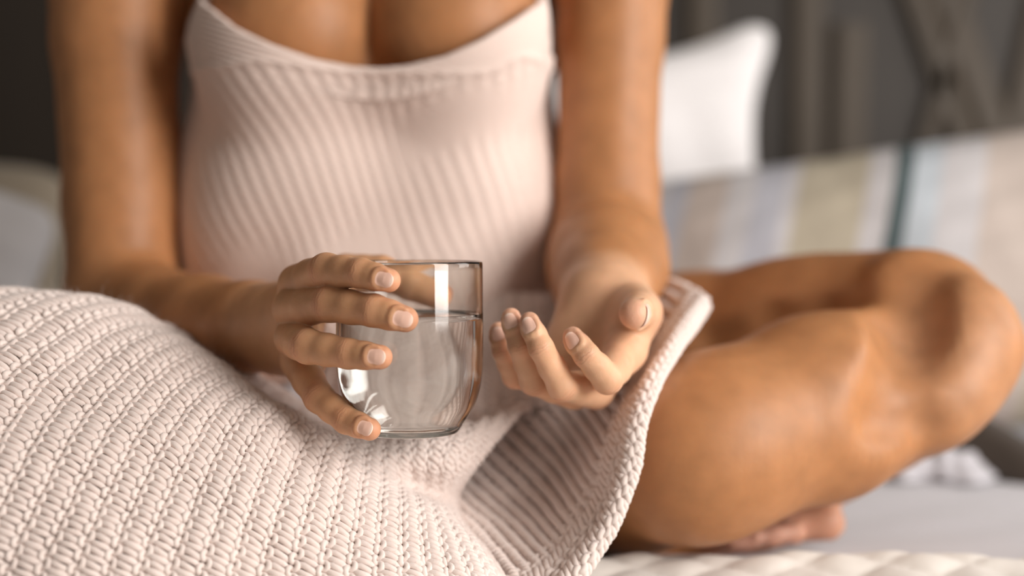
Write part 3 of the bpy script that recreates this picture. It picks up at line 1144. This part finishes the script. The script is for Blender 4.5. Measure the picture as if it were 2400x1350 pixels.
class Patch:
    def __init__(s, cols, nwob=0.0025, seed=0.0, flip=False):
        Cg = cols if isinstance(cols, np.ndarray) else np.array([[P(*p) for p in c] for c in cols])
        s.S = catmull(Cg, 260, 260)
        if flip:
            s.S = s.S[::-1]
        du = np.gradient(s.S, axis=0)
        dv = np.gradient(s.S, axis=1)
        s.N = nrm(np.cross(du, dv))
        s.S = s.S + s.N * (nwob * wob(s.S + seed, 38) + nwob * .35 * wob(s.S + seed, 95))[..., None]
        du = np.gradient(s.S, axis=0)
        dv = np.gradient(s.S, axis=1)
        s.N = nrm(np.cross(du, dv))
        s.wu = np.linalg.norm(du, axis=-1).sum(0).mean()
        s.wv = np.linalg.norm(dv, axis=-1).sum(1).mean()

    def at(s, u, v):
        n = 259
        a = np.clip(u, 0, 1) * n
        b = np.clip(v, 0, 1) * n
        i = np.minimum(a.astype(int), n - 1)
        j = np.minimum(b.astype(int), n - 1)
        fa = (a - i)[..., None]
        fb = (b - j)[..., None]

        def bl(A):
            return (A[i, j] * (1 - fa) + A[i + 1, j] * fa) * (1 - fb) + (A[i, j + 1] * (1 - fa) + A[i + 1, j + 1] * fa) * fb
        return bl(s.S), nrm(bl(s.N))


SLANT = -0.34


def knit(patch, pitch, course, yr, samples=16, sides=7, ridge=False):
    """courses run along v, stacked in u; every second course shows purl bumps"""
    nc = max(4, int(patch.wu / course))
    vv, qq = [], []
    base = 0
    clen = np.linalg.norm(np.diff(patch.S, axis=1), axis=-1).sum(1)
    for c in range(nc):
        k = 1.0 if c % 2 == 0 else -1.0
        ns = max(4, int(round(np.interp((c + .5) / nc, np.linspace(0, 1, len(clen)), clen) / pitch)))
        t = np.arange(ns * samples + 1) / samples          # stitches
        # even out stitch length along the course
        Lc = np.linalg.norm(np.diff(patch.S[min(259, int((c + .5) / nc * 260))], axis=0), axis=1)
        cum = np.concatenate([[0], np.cumsum(Lc)])
        cum /= cum[-1]
        ph = 2 * math.pi * t
        wig = 0.5 * np.sin(np.floor(t) * 12.9898 + c * 78.233)
        along = np.interp((t + 0.125 * np.sin(2 * ph) + (SLANT if k > 0 else -0.06) * np.cos(ph)) / ns, cum, np.linspace(0, 1, len(cum)))
        up = (0.82 if ridge else 1.06 if k > 0 else 0.40) * np.cos(ph)      # loop height in courses
        jit = 0.05 * np.sin(ph * .37 + c * 1.7)
        u = (c + 0.5 + up * 0.80 + jit) / nc
        c2 = np.cos(2 * ph)
        z = (-0.95 * yr * np.tanh(1.6 * c2) - 0.05 * yr) if k > 0 else (0.45 * yr * c2 + 0.25 * yr)
        if ridge:
            z = -k * 0.8 * yr * c2 + (0.95 * yr if k > 0 else -0.9 * yr)
        z = z + 0.12 * yr * wig
        pos, N = patch.at(u, along)
        pos = pos + N * z[:, None]
        T = nrm(np.gradient(pos, axis=0))
        B = nrm(np.cross(T, N))
        M = np.cross(B, T)
        a = np.linspace(0, 2 * math.pi, sides, endpoint=False)
        rr = yr * (1 + 0.07 * np.sin(t * 5.1 + c * 2.2) + 0.05 * np.sin(t * 1.3 + c))[:, None, None]
        ring = pos[:, None] + rr * (np.cos(a)[None, :, None] * B[:, None] + np.sin(a)[None, :, None] * M[:, None])
        vv.append(ring.reshape(-1, 3))
        q = grid_quads(len(t), sides, wrap_v=True) + base
        qq.append(q)
        base += len(t) * sides
    return np.concatenate(vv), np.concatenate(qq)


COLS_A = [
    [(-560, 1450, .69), (-500, 1230, .70), (-420, 1040, .725), (-330, 880, .76), (-220, 760, .80), (-80, 690, .84), (60, 680, .875), (180, 730, .92)],
    [(-330, 1450, .695), (-250, 1240, .71), (-160, 1060, .735), (-70, 910, .77), (50, 800, .80), (180, 728, .835), (290, 725, .87), (370, 775, .91)],
    [(-100, 1450, .70), (-20, 1250, .715), (70, 1080, .74), (150, 950, .77), (250, 855, .80), (350, 795, .83), (430, 810, .86), (480, 870, .89)],
    [(140, 1450, .705), (210, 1260, .72), (280, 1110, .745), (350, 990, .77), (420, 905, .795), (490, 865, .82), (545, 880, .845), (580, 940, .87)],
    [(370, 1450, .715), (420, 1280, .73), (470, 1150, .75), (520, 1045, .77), (570, 968, .79), (620, 938, .81), (660, 955, .83), (690, 1000, .85)],
    [(590, 1450, .725), (620, 1310, .74), (650, 1200, .755), (680, 1110, .775), (710, 1045, .79), (745, 1008, .805), (775, 1020, .825), (800, 1070, .85)],
    [(800, 1450, .74), (815, 1340, .75), (830, 1250, .765), (840, 1175, .78), (850, 1105, .80), (860, 1052, .815), (875, 1032, .84), (880, 1060, .87)],
    [(990, 1450, .755), (990, 1350, .765), (985, 1270, .78), (975, 1195, .80), (965, 1140, .83), (960, 1070, .825), (968, 1015, .845), (975, 1040, .88)],
    [(1150, 1450, .77), (1130, 1360, .78), (1100, 1280, .795), (1060, 1215, .82), (1040, 1160, .85), (1060, 1080, .835), (1100, 1000, .855), (1135, 1010, .90)],
    [(1230, 1470, .785), (1190, 1390, .80), (1140, 1300, .825), (1080, 1225, .86), (1075, 1160, .88), (1120, 1085, .865), (1200, 985, .88), (1250, 945, .92)],
]
COLS_B = [
    [(1030, 1190, 0.870), (1120, 1290, 0.838), (1190, 1380, 0.808), (1230, 1470, 0.785)],
    [(1075, 1145, 0.895), (1175, 1240, 0.868), (1265, 1330, 0.823), (1320, 1410, 0.790)],
    [(1125, 1085, 0.905), (1235, 1190, 0.883), (1320, 1280, 0.833), (1372, 1335, 0.800)],
    [(1185, 1015, 0.915), (1295, 1125, 0.893), (1370, 1215, 0.838), (1418, 1258, 0.805)],
    [(1240, 945, 0.925), (1340, 1055, 0.903), (1410, 1140, 0.843), (1455, 1170, 0.810)],
    [(1290, 900, 0.935), (1385, 985, 0.908), (1440, 1050, 0.848), (1484, 1080, 0.815)],
    [(1370, 855, 0.945), (1430, 905, 0.918), (1476, 945, 0.863), (1512, 962, 0.825)],
    [(1440, 790, 0.965), (1490, 820, 0.943), (1525, 855, 0.893), (1556, 868, 0.850)],
    [(1490, 715, 0.985), (1540, 735, 0.978), (1580, 762, 0.933), (1608, 785, 0.895)],
    [(1510, 650, 1.030), (1570, 660, 1.010), (1620, 680, 0.980), (1655, 715, 0.950)],
]
COLS_C = [
    [(735, 1040, .90), (745, 990, .93), (755, 930, .96), (770, 860, 1.0), (780, 780, 1.04)],
    [(880, 1050, .885), (880, 980, .90), (880, 900, .93), (880, 800, .975), (880, 700, 1.02)],
    [(1010, 1040, .885), (1010, 970, .90), (1010, 890, .93), (1010, 790, .975), (1010, 690, 1.02)],
    [(1130, 1010, .89), (1130, 960, .905), (1130, 890, .935), (1130, 790, .975), (1130, 690, 1.02)],
    [(1235, 960, .905), (1240, 915, .92), (1240, 860, .945), (1240, 780, .98), (1235, 690, 1.02)],
    [(1330, 930, .935), (1330, 890, .95), (1330, 840, .97), (1325, 770, 1.0), (1320, 690, 1.03)],
    [(1450, 900, .97), (1450, 860, .98), (1440, 800, 1.0), (1430, 740, 1.03), (1420, 690, 1.06)],
]
COLS_D = [
    [(330, 790, .865), (335, 765, .88), (340, 752, .905), (345, 780, .94)],
    [(400, 830, .865), (410, 795, .88), (425, 785, .905), (430, 815, .94)],
    [(490, 890, .865), (500, 850, .88), (515, 835, .905), (520, 865, .94)],
    [(580, 940, .87), (590, 905, .885), (605, 888, .905), (612, 920, .94)],
    [(660, 990, .87), (675, 955, .885), (690, 940, .905), (700, 975, .94)],
    [(760, 1050, .87), (775, 1015, .885), (785, 1000, .905), (795, 1030, .94)],
]
PA = Patch(COLS_A, 0.0022)
PB = Patch(COLS_B, 0.0018, 3.3, flip=True)
PC = Patch(COLS_C, 0.0030, 1.7)
PD = Patch(COLS_D, 0.0010, 5.1)
# border band along the free edge of the flap
_us = np.linspace(0, 1, 12)
_rows = []
for _v, _h in ((0.62, 0.0010), (0.80, 0.0028), (0.985, 0.0028), (1.0, -0.003)):
    _p, _n = PB.at(_us, np.full(12, _v))
    _rows.append(_p + _n * _h)
PE = Patch(np.stack(_rows)[::-1], 0.0006, 8.2)
allv, allq, off = [], [], 0
for pt, pi, co, yr, sm, sd, rg in ((PA, .0071, .0070, .00178, 16, 7, 0), (PB, .0068, .0055, .0020, 14, 6, 1), (PC, .0074, .0070, .0020, 10, 5, 0), (PD, .0072, .0070, .0020, 10, 5, 0), (PE, .0086, .0072, .0022, 16, 7, 0)):
    v, q = knit(pt, pi, co, yr, sm, sd, rg)
    allv.append(v)
    allq.append(q + off)
    off += len(v)
    print('knit', len(q))
KV, KQ = np.concatenate(allv), np.concatenate(allq)
# fine loose fibres standing off the yarn
rs = np.random.RandomState(3)
nf = 9000
pick = rs.randint(0, len(allv[0]), nf)
u = rs.uniform(0, 1, nf)
v = rs.uniform(0, 1, nf)
pos, N = PA.at(u, v)
dirs = nrm(N + 0.9 * rs.normal(size=(nf, 3)))
bend = rs.normal(size=(nf, 3)) * 0.8
Lf = rs.uniform(.002, .0048, nf)[:, None]
start = pos + N * 0.0028
segs = [start + dirs * Lf * s + bend * Lf * s * s for s in (0, .35, .7, 1.0)]
side1 = nrm(np.cross(dirs, bend))
side2 = np.cross(dirs, side1)
fv = []
for k, sg in enumerate(segs):
    w_ = 0.000045 * (1 - 0.25 * k)
    fv.append(np.stack([sg + side1 * w_, sg - side1 * w_ * .5 + side2 * w_ * .87, sg - side1 * w_ * .5 - side2 * w_ * .87], 1))
fv = np.stack(fv, 1)        # nf,4,3,3
i0 = np.arange(nf)[:, None, None] * 12
kk, jj = np.meshgrid(np.arange(3), np.arange(3), indexing='ij')
fq = np.stack([i0 + kk * 3 + jj, i0 + kk * 3 + (jj + 1) % 3, i0 + (kk + 1) * 3 + (jj + 1) % 3, i0 + (kk + 1) * 3 + jj], -1).reshape(-1, 4)
BL = empty('knitted_blanket', P(600, 1300, .8))
tag(BL, 'chunky pale pink knitted blanket draped over the lap and folded knee', 'blanket')
bo = np.array(BL.location)
mesh_np('knit_fabric', KV - bo, KQ, M_YARN, BL)
fz = mesh_np('loose_fibres', fv.reshape(-1, 3) - bo, fq, M_YARN, BL)
fz['kind'] = 'stuff'
# added brown sheet behind the knit, so the stitch holes come out dark
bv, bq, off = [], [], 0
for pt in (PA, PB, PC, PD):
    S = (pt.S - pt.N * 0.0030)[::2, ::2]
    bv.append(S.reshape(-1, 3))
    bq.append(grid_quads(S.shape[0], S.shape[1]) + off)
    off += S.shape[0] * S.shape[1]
mesh_np('hole_backing', np.concatenate(bv) - bo, np.concatenate(bq), M_BACK, BL)
print('blanket', time.time() - T0)

# pale cloth glimpsed between blanket and hand
c = P(700, 985, .965)
lump('bunched_sheet', (c[0], c[1], c[2] - 0.012), 0.055, 0.035, 0.036, M_SHEET, 'bunched pale lavender cloth showing between blanket and the hand with the glass', 'sheet', 5, 0.5)

# ------------------------------------------------------------------ glass of water
GB = P(961, 1014, .80)
GL = empty('drinking_glass', GB)
tag(GL, 'clear stemless tumbler two thirds full of water, held in the right hand', 'glass')


def lathe(name, prof, mat, parent, seg=128):
    prof = np.array(prof, float)
    a = np.linspace(0, 2 * math.pi, seg, endpoint=False)
    v = np.stack([prof[:, 0][:, None] * np.cos(a), prof[:, 0][:, None] * np.sin(a), np.repeat(prof[:, 1][:, None], seg, 1)], -1)
    q = grid_quads(len(prof), seg, wrap_v=True)
    o = mesh_np(name, v.reshape(-1, 3), q, mat, parent)
    import bmesh
    bm = bmesh.new()
    bm.from_mesh(o.data)
    bmesh.ops.remove_doubles(bm, verts=bm.verts, dist=1e-7)
    bmesh.ops.recalc_face_normals(bm, faces=bm.faces)
    bm.to_mesh(o.data)
    bm.free()
    return o


def smooth_prof(pts, n=60):
    pts = np.array(pts, float)
    E = np.concatenate([[2 * pts[0] - pts[1]], pts, [2 * pts[-1] - pts[-2]]])
    out = []
    for i in range(len(pts) - 1):
        p0, p1, p2, p3 = E[i:i + 4]
        for t in np.linspace(0, 1, 7, endpoint=False):
            out.append(.5 * (2 * p1 + (p2 - p0) * t + (2 * p0 - 5 * p1 + 4 * p2 - p3) * t * t + (3 * p1 - p0 - 3 * p2 + p3) * t ** 3))
    out.append(pts[-1])
    return out


outer = smooth_prof([(.0252, 0), (.0272, .0008), (.0300, .0048), (.0340, .0112), (.0375, .0185), (.0398, .0270), (.0409, .0370), (.0412, .0500), (.0411, .0700), (.0409, .0950)])
rim = [(.0407, .0960), (.0402, .0964), (.0397, .0960)]
inner = smooth_prof([(.0395, .0950), (.0396, .0700), (.0396, .0500), (.0392, .0380), (.0380, .0285), (.0355, .0205), (.0318, .0130), (.0270, .0076), (.0200, .0050), (.0100, .0044)])
tum = lathe('tumbler', [(0, 0.0004), (.012, 0.0004), (.024, .0001)] + outer + rim + inner + [(0, .0044)], M_GLASS, GL)
LV = 0.0660
win = [p for p in inner if p[1] < LV - .0005]
wp = [(0, LV), (.020, LV), (.034, LV), (.0375, LV + .0001), (.0388, LV + .0005), (.03975, LV + .0012)] + [(p[0] + .00018, p[1] - (0.00012 if p[1] < .03 else 0)) for p in win] + [(0, .00425)]
wat = lathe('water', wp, M_WATER, GL)
print('done', time.time() - T0)
